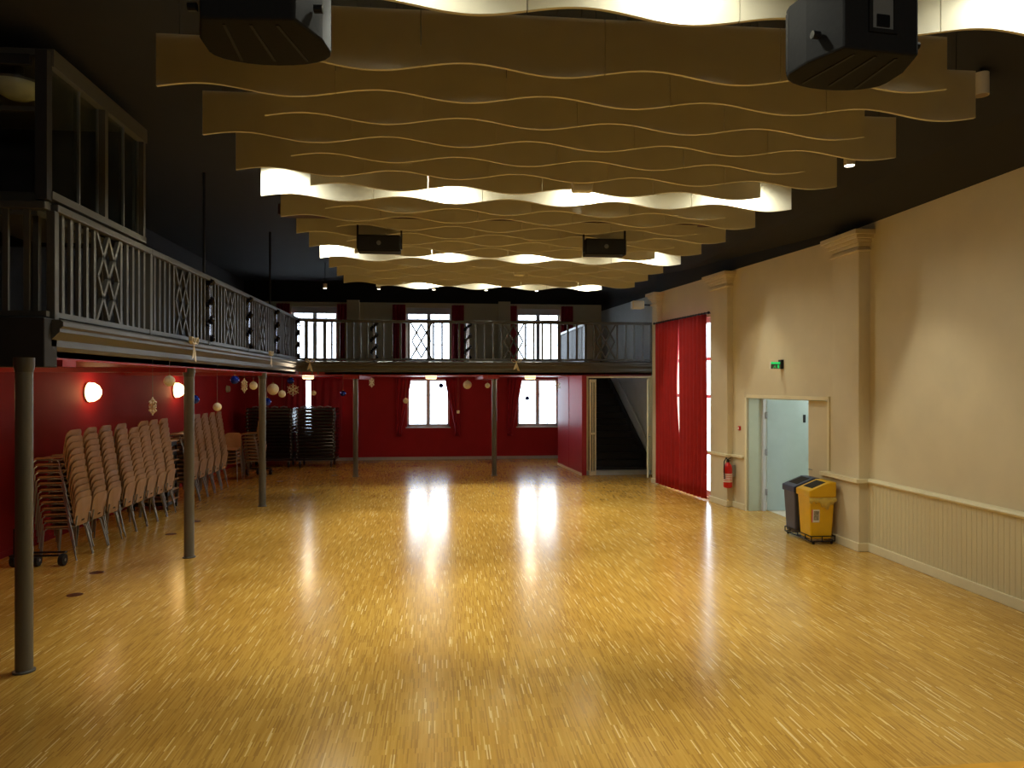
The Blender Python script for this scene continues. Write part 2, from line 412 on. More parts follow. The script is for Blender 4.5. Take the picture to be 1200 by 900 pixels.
for a, b in LW: win(n, a, b, 1.03, 2.56, None); n += 1
# plain light lintel panels over the upper windows
mb = MB()
for a, b in UW: mb.box(a, b, YB + .05, YB + .12, 4.62, 4.82)
struct(mb.build('trim_10', 'winframe'))
# tall glazed right window behind the red curtains
f = MB(); t = .06
rbox(f, WU0, WU0 + .09, .1, .18, .02, 3.8); rbox(f, WU1 - .09, WU1, .1, .18, .02, 3.8); rbox(f, WU0, WU1, .1, .18, 3.7, 3.8); rbox(f, WU0, WU1, .1, .18, .02, .14)
for z in (.9, 2.1, 2.9): rbox(f, WU0, WU1, .1, .18, z, z + .07)
um = (WU0 + WU1) / 2; rbox(f, um - .06, um + .06, .1, .18, .02, 3.8)
o = struct(f.build('window_7', 'winframe')); g = MB(); rbox(g, WU0, WU1, .13, .136, .02, 3.8); g.build('window_pane', 'glass', o)
# ground and a pale facade outside
struct(MB().box(-14, 16, YB + .4, 50, -.6, -.5).build('floor_outside', 'facade'))

def curtain_mesh(P, u0, u1, z0, z1, folds, amp, shape, th=.008, nu=60, nz=14):
    """P(u, n, z) -> point; shape(s, t) -> (u shift factor) tie-back; s across 0..1, t height 0..1"""
    mb = MB(); bm = mb.bm; g = []
    for j in range(nz + 1):
        t = j / nz; row = []
        for i in range(nu + 1):
            s = i / nu; s2 = shape(s, t)
            a = amp * (.6 + .4 * math.sin(3 * s + 1)) * math.sin(2 * PI * folds * s + .5 * math.sin(5 * t)) 
            row.append(bm.verts.new(P(u0 + (u1 - u0) * s2, a, z0 + (z1 - z0) * t)))
        g.append(row)
    for j in range(nz):
        for i in range(nu): bm.faces.new([g[j][i], g[j][i + 1], g[j + 1][i + 1], g[j + 1][i]])
    return mb
def solid(o, t=.01):
    m = o.modifiers.new('thickness', 'SOLIDIFY'); m.thickness = t; return o

# red curtains over the right window
PR = lambda u, n, z: RW(u, -.16 + n, z)
ua, ub, uc = U(14.5), U(15.74), U(17.02)
o = solid(curtain_mesh(PR, ua, ub, .03, 3.84, 7, .04, lambda s, t: s * (1 - .0 * t)).build('curtain', 'curtain', smooth=True))
tag(o, 'full-length bright red curtain nearest the extinguisher, right half of the pair', 'curtain', 'red curtains over the tall window')
origin(o, RW((ua + ub) / 2, -.16, 0))
o = solid(curtain_mesh(PR, ub + .03, uc, .03, 3.84, 7, .04,
          lambda s, t: s + (1 - s) * .10 * max(0, math.sin(PI * min(1, max(0, (t - .28) / .6)))) ** 1).build('curtain', 'curtain', smooth=True))
tag(o, 'full-length bright red curtain, left half of the pair beside the stair door', 'curtain', 'red curtains over the tall window')
origin(o, RW((ub + uc) / 2, -.16, 0))
rd = thing('curtain_rod', 'black curtain rod carrying the red curtains over the tall window', 'curtain rod', RW(ub, -.16, 3.86))
MB().tube([RW(ua - .08, -.16, 3.86), RW(uc + .08, -.16, 3.86)], .018).build('rod', 'blackmetal', rd, smooth=True)
mb = MB()
for u in (ua - .1, uc + .1): mb.ball(RW(u, -.16, 3.86), .03, 10)
mb.build('finial', 'blackmetal', rd, smooth=True)
[MB().tube([RW(u, -.16, 3.86), RW(u, 0, 3.86)], .01, 8).build('bracket', 'blackmetal', rd) for u in (ua - .02, ub, uc + .02)]
mb = MB()
for k in range(20): u = ua + (uc - ua) * (k + .5) / 20; mb.lathe([(.027, -.006), (.027, .006)], RW(u, -.16, 3.86), 10, 'y')
mb.build('curtain_ring', 'blackmetal', rd)

# crimson curtains at the back windows
def backcurtain(x0, x1, z0, z1, tie, lab, dirn):
    # tie: 0 straight, else the curtain is gathered toward its outer side at tie height fraction
    P = lambda u, n, z: Vector((u, YB - .12 + n, z))
    def shp(s, t):
        if not tie: return s
        k = 1 - .62 * max(0, 1 - ((t - .12) / .8)) * (1 if t > .12 else (1 + (t - .12)))
        k = max(.3, min(1, k))
        return s * k if dirn < 0 else 1 - (1 - s) * k
    o = solid(curtain_mesh(P, x0, x1, z0, z1, 4, .03, shp, nu=36).build('curtain', 'winecurtain', smooth=True))
    tag(o, lab, 'curtain', 'crimson curtains at the back windows'); origin(o, ((x0 + x1) / 2, YB - .12, z0))
pos = ['left', 'middle', 'right']
for k, (a, b) in enumerate(UW):
    backcurtain(a - .42, a - .02, 3.0, 4.9, 0, 'straight crimson curtain left of the upper %s back window' % pos[k], -1)
    backcurtain(b + .02, b + .4, 3.0, 4.9, 0, 'straight crimson curtain right of the upper %s back window' % pos[k], 1)
for k, (a, b) in enumerate(LW):
    if k == 0:
        backcurtain(a - .25, a + .42, .75, 2.58, 0, 'drawn crimson curtain left of the bright slit of the lower left window', -1)
        backcurtain(a + .57, b + .2, .75, 2.58, 0, 'drawn crimson curtain right of the bright slit of the lower left window', 1)
    else:
        backcurtain(a - .35, a + .12, .75, 2.58, 1, 'gathered crimson curtain left of the lower %s back window' % pos[k], -1)
        backcurtain(b - .12, b + .35, .75, 2.58, 1, 'gathered crimson curtain right of the lower %s back window' % pos[k], 1)

# ------------------------------------------------------------ gallery
GZ = 2.95; GX = -3.5; GY = 18.8
s_ = MB(); s_.box(XL, GX, 7.0, YB, 2.62, GZ - .01); s_.box(GX, 3.95, GY, YB, 2.62, GZ - .01); s_.box(3.95, X2(19.4), GY, GY + .55, 2.62, GZ - .01)
pts = [(GX, 18.2)] + [(-2.9 - .6 * math.cos(a), 18.2 + .6 * math.sin(a)) for a in [PI / 2 * k / 6 for k in range(1, 7)]] + [(GX, GY)]
s_.prism([(x, y, 2.62) for x, y in pts], (0, 0, GZ - .01 - 2.62))
struct(s_.build('ceiling_gallery', 'redsoffit'))
f_ = MB(); f_.box(XL, GX, 7.0, YB, GZ - .01, GZ + .02); f_.box(GX, 3.95, GY, YB, GZ - .01, GZ + .02); struct(f_.build('floor_gallery', 'darkwall'))
# moulded grey fascia following the edge
path = [(GX, 6.9), (GX, 18.2)] + [(-2.9 - .6 * math.cos(a), 18.2 + .6 * math.sin(a)) for a in [PI / 2 * k / 8 for k in range(1, 9)]] + [(X2(GY) - .01, GY)]
prof = [(0, 2.64), (.0, 2.70), (.03, 2.74), (.03, 2.80), (.07, 2.84), (.10, 2.87), (.10, 2.9), (.13, 2.92), (.13, 2.96), (.10, 2.98), (-.08, 2.98), (-.08, 2.64)]
fb = MB(); bm = fb.bm; rings = []
for i, (x, y) in enumerate(path):
    p0 = Vector(path[max(i - 1, 0)]); p1 = Vector(path[min(i + 1, len(path) - 1)]); dd = (p1 - p0).normalized()
    if i == 1: dd = Vector((0, 1))
    nn = Vector((dd.y, -dd.x))   # towards the hall
    rings.append([bm.verts.new((x + nn.x * o_, y + nn.y * o_, z)) for o_, z in prof])
for i in range(len(rings) - 1):
    for k in range(len(prof)): bm.faces.new([rings[i][k], rings[i][(k + 1) % len(prof)], rings[i + 1][(k + 1) % len(prof)], rings[i + 1][k]])
bm.faces.new(rings[0]); bm.faces.new(rings[-1][::-1])
struct(fb.build('trim_11', 'grey'))
struct(MB().box(XL, GX + .03, 6.78, 7.0, 2.55, 2.99).build('trim_12', 'darkwall', bevel=.01))

def lattice(mb, c, d, z0, z1, wd):
    """interlaced diamonds centred at c (xy) along direction d"""
    h = z1 - z0; d = Vector(d)
    def P(s, t): p = Vector(c) + d * s * wd / 2; return (p.x, p.y, z0 + h * t)
    th = .038
    for pl in ([(-.9, 0), (.9, 1)], [(.9, 0), (-.9, 1)], [(0, .03), (.8, .5), (0, .97), (-.8, .5), (0, .03)]):
        for a, b in zip(pl[:-1], pl[1:]): mb.bar(P(*a), P(*b), th, th, up=(-d.y, d.x, 0))
def section(x0, y0, x1, y1, label, lat=True, endpost=False, nb=4, garl=False, z0=3.0, m='grey'):
    p0, p1 = Vector((x0, y0)), Vector((x1, y1)); L = (p1 - p0).length; d = (p1 - p0) / L
    t = thing('balustrade', label, 'railing', (x0, y0, z0), 0, 'gallery balustrade sections')
    P = lambda s, z: (p0.x + d.x * s, p0.y + d.y * s, z)
    MB().bar(P(0, 4.0), P(L, 4.0), .10, .07).build('top_rail', m, t, bevel=.008)
    MB().bar(P(0, 3.03), P(L, 3.03), .06, .05).build('bottom_rail', m, t)
    MB().bar(P(0.0, 2.97), P(0.0, 3.97), .075, .075, up=(d.x, d.y, 0)).build('newel_post', m, t, bevel=.006)
    if endpost: MB().bar(P(L, 2.97), P(L, 3.97), .075, .075, up=(d.x, d.y, 0)).build('newel_post', m, t, bevel=.006)
    if lat:
        half = (L - .62) / 2; ss = [half * (k + 1) / (nb + 1) for k in range(nb)]; ss = ss + [half] + [L - s for s in ss] + [L - half]
        mb = MB(); q = P(L / 2, 0); lattice(mb, (q[0], q[1]), (d.x, d.y), 3.05, 3.97, .6); mb.build('lattice', m, t)
    else:
        n_ = max(1, int(L / .185)); ss = [L * (k + 1) / (n_ + 1) for k in range(n_)]
    for s in ss:
        MB().bar(P(s, 3.05), P(s, 3.97), .03, .048, up=(d.x, d.y, 0)).build('baluster', m, t)
    return t
YS = [6.98, 9.16, 11.4, 13.68, 15.92, 18.2]
where = ['below the glazed booth', 'just past the glazed booth', 'between the first two dark garlands', 'between the second and third garlands', 'nearest the rounded corner']
for k in range(5): section(GX, YS[k], GX, YS[k + 1], 'grey railing section of the left gallery %s' % where[k])
# rounded corner
t = thing('balustrade', 'rounded grey railing corner where left gallery turns to the back', 'railing', (GX, 18.2, 3), 0, 'gallery balustrade sections')
arc = [(-2.9 - .6 * math.cos(a), 18.2 + .6 * math.sin(a)) for a in [PI / 2 * k / 8 for k in range(9)]]
mb = MB(); mb2 = MB()
for a, b in zip(arc[:-1], arc[1:]):
    mb.bar((a[0], a[1], 4.0), (b[0], b[1], 4.0), .10, .07); mb2.bar((a[0], a[1], 3.03), (b[0], b[1], 3.03), .06, .05)
mb.build('top_rail', 'grey', t); mb2.build('bottom_rail', 'grey', t)
for k in (2, 6): MB().bar((arc[k][0], arc[k][1], 3.05), (arc[k][0], arc[k][1], 3.97), .03, .03).build('baluster', 'grey', t)
MB().bar((arc[4][0], arc[4][1], 2.97), (arc[4][0], arc[4][1], 3.97), .08, .08).build('newel_post', 'grey', t)
MB().bar((arc[0][0], arc[0][1], 2.97), (arc[0][0], arc[0][1], 3.97), .075, .075).build('newel_post', 'grey', t)
XS = [-2.9, -1.66, .73, 3.12, 5.62]
lb = ['plain grey railing section of the back gallery beside the rounded corner', 'grey railing section of the back gallery before the upper middle window',
      'grey railing section of the back gallery before the upper right window', 'rightmost grey railing section of the back gallery ending at the right wall']
XEND = X2(GY) - .05
XS[4] = XEND
for k in range(4): section(XS[k], GY, XS[k + 1], GY, lb[k], lat=k > 0, endpost=k == 3, nb=3)
section(3.9, 19.2, 3.9, 23.1, 'grey railing beside the stairwell behind the back balustrade', lat=False, endpost=True, m='greylight')
section(XL + .02, 6.9, GX, 6.9, 'grey railing across the near end of the left gallery', lat=False)

# suspension rods
for k, (y, lab) in enumerate(((11.4, 'nearer'), (15.7, 'farther'))):
    o = MB().tube([(-3.55, y, 2.98), (-3.55, y, ZC)], .022, 8).build('suspension_rod', 'blackmetal', smooth=True)
    tag(o, 'thin black vertical suspension rod of the left gallery, %s one' % lab, 'rod', 'gallery suspension rods'); origin(o, (-3.55, y, 2.98))

# glazed control booth on the gallery
bt = thing('control_booth', 'dark glazed control booth standing on the near left gallery', 'booth', (-4.7, 8, GZ))
mb = MB(); mb.box(-5.98, GX + .04, 6.92, 9.02, 5.36, 5.42); mb.box(GX - .06, GX + .04, 6.92, 9.02, 5.26, 5.36)
mb.build('roof', 'grey', bt)
mb = MB(); mb.box(GX - .06, GX + .03, 6.92, 9.02, 4.07, 4.14); mb.box(GX - .06, GX + .03, 7.95, 8.02, 4.14, 5.27); mb.box(GX - .05, GX + .02, 8.96, 9.02, 4.14, 5.3)
mb.build('window_frame', 'grey', bt)
MB().box(GX - .08, GX + .02, 6.84, 6.93, 4.05, 5.38).build('corner_post', 'darkwall', bt)
for y0, y1, dx in ((6.97, 7.5, 0), (7.46, 7.96, -.03), (8.02, 8.5, 0), (8.46, 8.96, -.03)):
    pn = MB().box(GX - .02 + dx, GX - .014 + dx, y0, y1, 4.14, 5.27).build('sliding_pane', 'boothglass', bt)
    mb = MB(); mb.box(GX - .03 + dx, GX - .004 + dx, y1 - .02, y1, 4.14, 5.27); mb.build('pane_edge', 'steel', pn)
mb = MB(); mb.box(-5.98, GX - .1, 8.95, 9.02, 4.0, 5.36); mb.build('back_panel', 'darkwall', bt)
mb = MB(); mb.box(-5.98, GX - .16, 6.9, 6.95, 5.27, 5.36); mb.build('front_beam', 'darkwall', bt)
mb = MB(); mb.box(-4.02, -3.98, 6.93, 6.96, 4.04, 4.9); mb.box(-5.0, -4.95, 6.93, 6.96, 4.04, 4.9); mb.box(-5.98, GX - .1, 6.93, 6.97, 4.86, 4.9); mb.build('front_mullion', 'grey', bt)
ds = thing('mixing_desk', 'grey mixing desk behind the booth glass', 'desk', (-4.3, 8, GZ))
MB().box(-4.6, -3.8, 7.3, 8.7, 4.0, 4.06).build('desk_top', 'greylight', ds); MB().box(-4.5, -3.9, 7.6, 8.4, 4.06, 4.3).build('console', 'grey', ds, bevel=.02)
[MB().box(x, x + .05, y, y + .05, GZ + .02, 4.0).build('leg', 'grey', ds) for x in (-4.58, -3.85) for y in (7.32, 8.62)]
dm = thing('ceiling_dome_lamp', 'unlit opal dome lamp under the roof of the glazed booth', 'light', (-4.05, 7.35, 5.1))
MB().lathe([(.001, -.1), (.1, -.09), (.17, -.05), (.21, 0), (.21, .03)], (-3.92, 7.2, 5.16), 28).build('dome', 'dome', dm, smooth=True)
MB().lathe([(.22, .03), (.22, .05), (.05, .06), (.05, .2)], (-3.92, 7.2, 5.16), 28).build('mount', 'grey', dm)

# ------------------------------------------------------------ gallery columns
cols = [(-3.45, 6.43, 'nearest, at the far left foreground'), (-3.45, 10.44, 'second nearest, in front of the stacked chairs'), (-3.46, 14.66, 'third, before the black tables'),
        (-2.16, 19.1, 'left one under the back gallery'), (1.43, 18.98, 'right one between the two lower back windows')]
for x, y, lab in cols:
    t = thing('gallery_column', 'slim round grey column under the gallery, %s' % lab, 'column', (x, y, 0), 0, 'round columns under the gallery')
    MB().lathe([(.066, 0.0), (.066, 2.5)], (x, y, 0), 20).build('shaft', 'greylight', t, smooth=True)
    MB().lathe([(.085, 0), (.085, .012), (.067, .02)], (x, y, 0), 20).build('base_ring', 'grey', t, smooth=True)
    MB().lathe([(.067, 2.5), (.074, 2.53), (.078, 2.56), (.078, 2.62)], (x, y, 0), 20).build('capital', 'grey', t, smooth=True)
# red brackets / beams under the soffit
k = 13
for x0, x1, y0, y1 in ((XL, GX + .05, 10.3, 10.5), (XL, GX + .05, 14.55, 14.78), (XL, GX + .05, 7.05, 7.3)):
    struct(MB().box(x0, x1, y0, y1, 2.56, 2.62).build('trim_%d' % k, 'redsoffit')); k += 1
for x in (-2.16, 1.43):
    struct(MB().box(x - .3, x + .12, 18.85, YB, 2.53, 2.62).build('trim_%d' % k, 'redsoffit')); k += 1

# ------------------------------------------------------------ stairs, red partition, stair doors
pa, pb = Vector((3.51, 21.32)), Vector((3.72, 18.75))
mb = MB(); dd = (pb - pa).normalized(); nn = Vector((-dd.y, dd.x))
mb.prism([(pa.x, pa.y, 0), (pb.x, pb.y, 0), (pb.x + .12, pb.y, 0), (pa.x + .12, pa.y, 0)], (0, 0, 2.62)); struct(mb.build('wall_partition', 'redpanel'))
mb = MB(); mb.prism([(pa.x - .02, pa.y, 0), (pb.x - .02, pb.y, 0), (pb.x, pb.y, 0), (pa.x, pa.y, 0)], (0, 0, .06)); struct(mb.build('baseboard_partition', 'creamtrim'))
mb = MB(); mb.prism([(pa.x - .006, pa.y - .0, 0), (pa.x + .0, pa.y, 0), (pa.x + .1, pa.y - 1.25, 0), (pa.x + .094, pa.y - 1.25, 0)], (0, 0, 2.6)); struct(mb.build('trim_30', 'redpanel'))
fr = MB(); fr.box(3.76, 3.9, 18.8, 18.92, 0, 2.6); fr.box(X2(18.9) - .1, X2(18.9) - .02, 18.8, 18.92, 0, 2.6); fr.box(3.9, X2(18.9) - .1, 18.8, 18.92, 2.56, 2.6)
struct(fr.build('door_2_frame', 'creamtrim'))
gl = thing('door_leaf', 'narrow cream glazed leaf folded open on the left side of the stair doorway', 'door', (3.98, 18.62, 0), math.radians(35))
mb = MB(); mb.box(-.11, -.075, -.02, .02, .02, 2.52); mb.box(.075, .11, -.02, .02, .02, 2.52); mb.box(-.075, .075, -.02, .02, 2.44, 2.52); mb.box(-.075, .075, -.02, .02, .02, .12); mb.box(-.075, .075, -.02, .02, 1.08, 1.13); mb.box(-.012, .012, -.015, .015, .1, 2.46)
mb.build('leaf_frame', 'creamtrim', gl, world=False)
MB().box(-.075, .075, -.003, .003, .12, 2.44).build('leaf_pane', 'boothglass', gl, world=False)
ol = thing('door_leaf', 'cream door leaf standing open right of the dark staircase', 'door', (X2(18.8) - .14, 18.76, 0), math.radians(-108))
MB().box(0, .85, -.02, .02, .02, 2.52).build('leaf_panel', 'creamtrim', ol, world=False, bevel=.004)
mb = MB(); mb.tube([(.78, -.02, 1.06), (.78, -.06, 1.06), (.68, -.06, 1.06)], .01); mb.tube([(.78, .02, 1.06), (.78, .06, 1.06), (.68, .06, 1.06)], .01); mb.build('door_handle', 'steel', ol, world=False)
MB().box(.74, .82, .02, .024, .98, 1.14).build('lock_plate', 'steel', ol, world=False)
sw = thing('staircase', 'straight black staircase rising away behind the stair doorway', 'stairs', (4.5, 19, 0))
NS = 17; rise = GZ / NS; run = 4.1 / NS
for k in range(NS):
    y = 19.0 + run * k; xr = X2(y + run) - .03
    MB().box(3.92, xr, y, YB - .02 if k > NS - 3 else y + run * 2.2, rise * k, rise * (k + 1)).build('step', 'stair', sw)
mb = MB(); ys = 19.0
mb.prism([(X2(19) - .035, 19.0, 0), (X2(19) - .035, 19.0, .42), (X2(YB) - .035, YB - .05, GZ + .3), (X2(YB) - .035, YB - .05, GZ - .5)], (-.02, 0, 0)); mb.build('stringer', 'stair', sw)
mb = MB(); mb.tube([(X2(19) - .1, 19.05, .95), (X2(22) - .1, 22.0, 3.05)], .02); mb.build('handrail', 'greywall', sw)
struct(MB().box(3.8, X2(18.9) - .05, 18.78, 18.98, 0, .11).build('trim_31', 'greywall'))

# ------------------------------------------------------------ ceiling baffles
PL = 1.21; ZB = 4.45; AMP = .034; LIT = (0, 8, 16, 23)
def baffle_mesh(n=32):
    mb = MB(); bm = mb.bm; ln = PL - .006; th = .024
    bot = [(ln * i / n, ZB + AMP * math.sin(2 * PI * i / n)) for i in range(n + 1)]
    pts = [(x, 0, z) for x, z in bot] + [(ln, 0, 4.81), (0, 0, 4.81)]
    mb.prism([Vector(p) - Vector((ln / 2, 0, 4.6)) for p in pts], (0, th, 0)); return mb
bproto = baffle_mesh().build('ceiling_baffle', 'baffle')
wproto = MB(); [wproto.tube([(x, .012, .2), (x, .012, ZC - 4.6)], .0025, 5) for x in (-.45, .45)]
wproto = wproto.build('hanging_wire', 'blackmetal', bproto, world=False)
first = True
for r in [-1] + list(range(24)):  # foremost row is out of view, added to cut off the front spots
    y = {-1: 3.46, 0: 3.95}.get(r, 4.22 + .49 * r)
    e = r % 2 == 0; x0 = -1.94 if e else -1.33; cnt = 5 if e else 4
    for j in range(cnt):
        lab = 'wavy-edged cream ceiling baffle, %s from left in the %s row from the front' % (ORD[j], ORD[r + 1])
        if first: o = bproto; first = False
        else: o = dup(bproto)
        o.location = (x0 + PL * (j + .5), y, 4.6); tag(o, lab, 'ceiling baffle', 'wavy ceiling baffles')
# dark red tie beams over the baffles
for k, (y, z) in enumerate(((9.62, 4.5), (14.52, 4.52))):
    o = MB().box(-2.05 + .1 * k, 4.25 - .1 * k, y - .12, y + .1, z + .07, z + .2).build('ceiling_beam', mat('dark_maroon_beam', (48, 14, 16), .7) if k == 0 else bpy.data.materials['dark_maroon_beam'])
    tag(o, 'dark maroon beam across the baffles, %s one' % ('nearer' if k == 0 else 'farther'), 'beam', 'maroon beams among the baffles'); origin(o, (1, y, z))

# ------------------------------------------------------------ lamps
def cyl_lamp(x, y, z, h, r, on, label, group, power=0, ang=70, target=None, col=COOLWARM, blend=.35, top=ZC, body='cream'):
    t = thing('downlight', label, 'light', (x, y, z), 0, group)
    MB().lathe([(r, 0), (r, h), (r * .9, h)], (x, y, z), 20).build('housing', body, t, smooth=True)
    MB().tube([(x, y, z + h), (x, y, top)], .012, 6).build('stem', 'blackmetal', t)
    MB().lathe([(.001, -.002), (r * .85, -.002), (r * .85, .0)], (x, y, z), 20).build('lamp_disc', 'lampon' if on else 'lampoff', t)
    if on and power: spot('beam', (x, y, z - .012), target or (x, y, 0), power, ang, col, t, blend)
    return t
wl = [(4.2, 1, 'out beyond the right speaker'), (6.2, 0, 'unlit, beside the second baffle row'), (8.35, 1, 'lit, beside the fifth baffle row'), (10.45, 0, 'unlit, beside the tenth row'),
      (12.5, 1, 'lit, above the exit sign'), (16.6, 1, 'lit, above the red curtains')]
for y, on, lab in wl:
    xx = 4.95 if y < 14 else 4.45
    cyl_lamp(xx, y, 5.05 if y < 12 else 5.0, .2, .065, on, 'pale cylinder downlight near the right wall, %s' % lab, 'wall washing downlights', P_WASH if y < 14 else P_WASH * .3, 72, None, (1, .94, .72), .55, 5.4)
for r, yy in ((0, 3.95), (8, 8.14), (16, 12.06), (23, 15.49)):
    xs = {0: (-.3, 1.3, 3.35), 23: (-.2, 1.3, 3.1)}.get(r, (-1.75, .0, 1.72, 3.45))
    for j, x in enumerate(xs):
        lm = cyl_lamp(x, yy - .15, 4.82, .14, .05, True, 'small lit spot above the baffle gap, %s from left before the %s row' % (ORD[j], ORD[r + 1]), 'spots above the baffles', P_BAFFLE * (1.1 if r else .75), 62, (x, yy - .15, 0), COOLWARM, .6)
        spot('spill', (x, yy - .2, 4.8), (x, yy - .2, 0), P_SPILL * (1 if r else .45), 158, COOLWARM, lm, .6)
for j, x in enumerate((-3.0, -1.6, -.15, 1.25, 2.62)):
    cyl_lamp(x, 19.5, 4.92, .12, .05, True, 'tiny lit downlight of the row over the back gallery, %s from left' % ORD[j], 'downlights over the back gallery', 100, 110, None, COOLWARM, .6)
# unseen fill light added over the stage to brighten the near hall
t = thing('added_fill_light', 'flat fill light added behind the viewer over the stage', 'light', (1.3, -2.4, 4.7))
MB().box(.7, 1.9, -2.6, -2.2, 4.7, 4.78).build('housing', 'speaker', t); MB().box(.74, 1.86, -2.57, -2.23, 4.69, 4.7).build('lens', 'lampon', t)
[MB().tube([(x, -2.4, 4.78), (x, -2.4, ZC)], .01, 6).build('hanger', 'blackmetal', t) for x in (.8, 1.8)]
spot('beam', (1.3, -2.4, 4.66), (1.3, 6, 5.6), P_FILL, 96, (1, .95, .82), t, 1, .4)
# wall globes
for y, lab in ((9.0, 'nearest, hidden by the first column'), (13.1, 'left one in view'), (17.2, 'right one, behind the second column'), (21.2, 'far one near the black tables')):
    t = thing('wall_lamp', 'glowing round wall lamp on the red wall, %s' % lab, 'light', (XL, y, 2.26), 0, 'round wall lamps')
    if y < 20:
        MB().lathe([(.001, .19), (.06, .18), (.12, .14), (.16, .07), (.165, .0)][::-1], (XL + .025, y, 2.26), 24, 'x').build('globe', 'globe', t, smooth=True)
        MB().lathe([(.17, 0), (.17, .03)], (XL, y, 2.26), 24, 'x').build('back_plate', 'white', t)
        point('bulb', (XL + .3, y, 2.26), P_WALL, (1, .72, .38), t, .12)
    else:
        MB().lathe([(.001, .09), (.08, .08), (.1, .0)][::-1], (XL + .02, y, 2.26), 24, 'x').build('globe', 'dome', t, smooth=True)
# soffit lamps under the back gallery
for x, lab in ((-3.4, 'left'), (-.22, 'middle'), (2.42, 'right')):
    t = thing('soffit_lamp', 'small lit ring lamp under the back gallery, %s one' % lab, 'light', (x, 19.3, 2.62), 0, 'ring lamps under the back gallery')
    MB().lathe([(.13, -.09), (.15, -.06), (.15, 0)], (x, 19.3, 2.62), 20).build('diffuser', 'soffitlamp', t, smooth=True)
    MB().lathe([(.16, -.05), (.165, -.04), (.165, -.03), (.15, -.03)], (x, 19.3, 2.62), 20).build('ring', 'redsoffit', t, smooth=True)
    point('bulb', (x, 19.3, 2.42), 16, (1, .8, .55), t, .1)

# ------------------------------------------------------------ hanging loudspeakers
def big_speaker(x, y, z, rz, label):
    t = thing('loudspeaker', label, 'loudspeaker', (x, y, z), rz, 'large loudspeakers hung above the stage front')
    h = .37; rear = [(-.2, 0), (.2, 0), (.3, .16), (.31, .34)]
    front = [(.31 * math.cos(a), .36 + .14 * math.sin(a)) for a in [PI * k / 12 for k in range(1, 12)]]
    pl = [(-.21, 0), (.21, 0), (.29, .2), (.3, .34)] + [(.3 * math.cos(a), .34 + .15 * math.sin(a)) for a in [PI * k / 12 for k in range(1, 12)]] + [(-.3, .34), (-.29, .2)]
    MB().prism([(a, b, 0) for a, b in pl], (0, 0, h)).build('cabinet', 'speaker', t, world=False, bevel=.012)
    mb = MB(); fr_ = [(.302 * math.cos(a), .342 + .155 * math.sin(a)) for a in [PI * k / 12 for k in range(0, 13)]]
    mb.prism([(a, b, .03) for a, b in fr_], (0, 0, h - .06)); mb.build('grille', 'grille', t, world=False)
    mb = MB(); mb.box(-.07, .07, -.012, .004, .09, .11); mb.box(-.07, .07, -.012, .004, .29, .31); mb.box(-.08, -.06, -.012, .004, .09, .31); mb.box(.06, .08, -.012, .004, .09, .31)
    mb.build('handle_frame', 'speaker', t, world=False)
    MB().box(-.06, .06, -.004, .003, .11, .29).build('handle_recess', 'handle', t, world=False)
    MB().box(-.035, .035, -.012, -.004, .12, .18).build('socket_plate', 'blackmetal', t, world=False)
    mb = MB()
    for sx in (-.15, 0, .15): mb.bar((sx * .8, .05, -.002), (sx * 1.1, .42, -.002), .014, .006)
    mb.build('foot_rail', 'grille', t, world=False)
    for sx in (-1, 1):
        MB().tube([(sx * .27, .12, h * .3), (sx * .31, .12, h * .3)], .02, 10).build('knob', 'blackmetal', t, world=False)
    for sx in (-.15, .15): MB().tube([(sx, .2, h), (sx, .2, ZC - z)], .006, 6).build('chain', 'blackmetal', t, world=False)
    return t
big_speaker(2.2, 3.42, 4.06, math.radians(6), 'large black loudspeaker hanging at the top right above the stage front')
big_speaker(-.86, 3.36, 4.04, math.radians(-4), 'large black loudspeaker hanging at the top left above the stage front')
for x, z, lab in ((-.80, 4.16, 'left'), (2.27, 4.17, 'right')):
    t = thing('loudspeaker', 'wide black loudspeaker hung in a bracket among the far baffles, %s one' % lab, 'loudspeaker', (x, 9.86, z), 0, 'wide loudspeakers among the baffles')
    MB().box(-.28, .28, -.12, .12, 0, .22).build('cabinet', 'speaker', t, world=False, bevel=.012)
    MB().box(-.27, .27, -.132, -.12, .02, .2).build('grille', 'grille', t, world=False)
    MB().lathe([(.03, -.008), (.03, .0)], (0, -.132, .11), 14, 'y').build('badge', 'handle', t, world=False)
    for sx in (-1, 1): MB().box(sx * .29 - .012, sx * .29 + .012, -.01, .02, .05, ZC - z).build('bracket', 'blackmetal', t, world=False)
# pale wedge-shaped housings
for x, y, z, s, lab in ((1.45, 7.3, 4.36, 1, 'nearer'), (1.45, 13.2, 4.38, .9, 'farther')):
    t = thing('sensor_housing', 'pale tapering housing hanging under the baffles, %s one' % lab, 'sensor', (x, y, z), 0, 'pale housings under the baffles')
    w0, w1, h = .10 * s, .13 * s, .26 * s
    MB().hexa([(-w0, -.05, 0), (w0, -.05, 0), (w0, .05, 0), (-w0, .05, 0), (-w1, -.07, h), (w1, -.07, h), (w1, .07, h), (-w1, .07, h)]).build('housing', 'baffle', t, world=False, bevel=.01)
    MB().tube([(0, 0, h), (0, 0, ZC - z)], .012, 6).build('stem', 'blackmetal', t, world=False)
    MB().lathe([(.02, -.01), (.02, .0)], (-w1 * .7, -.07, h * .8), 10, 'y').build('indicator', 'white', t, world=False)
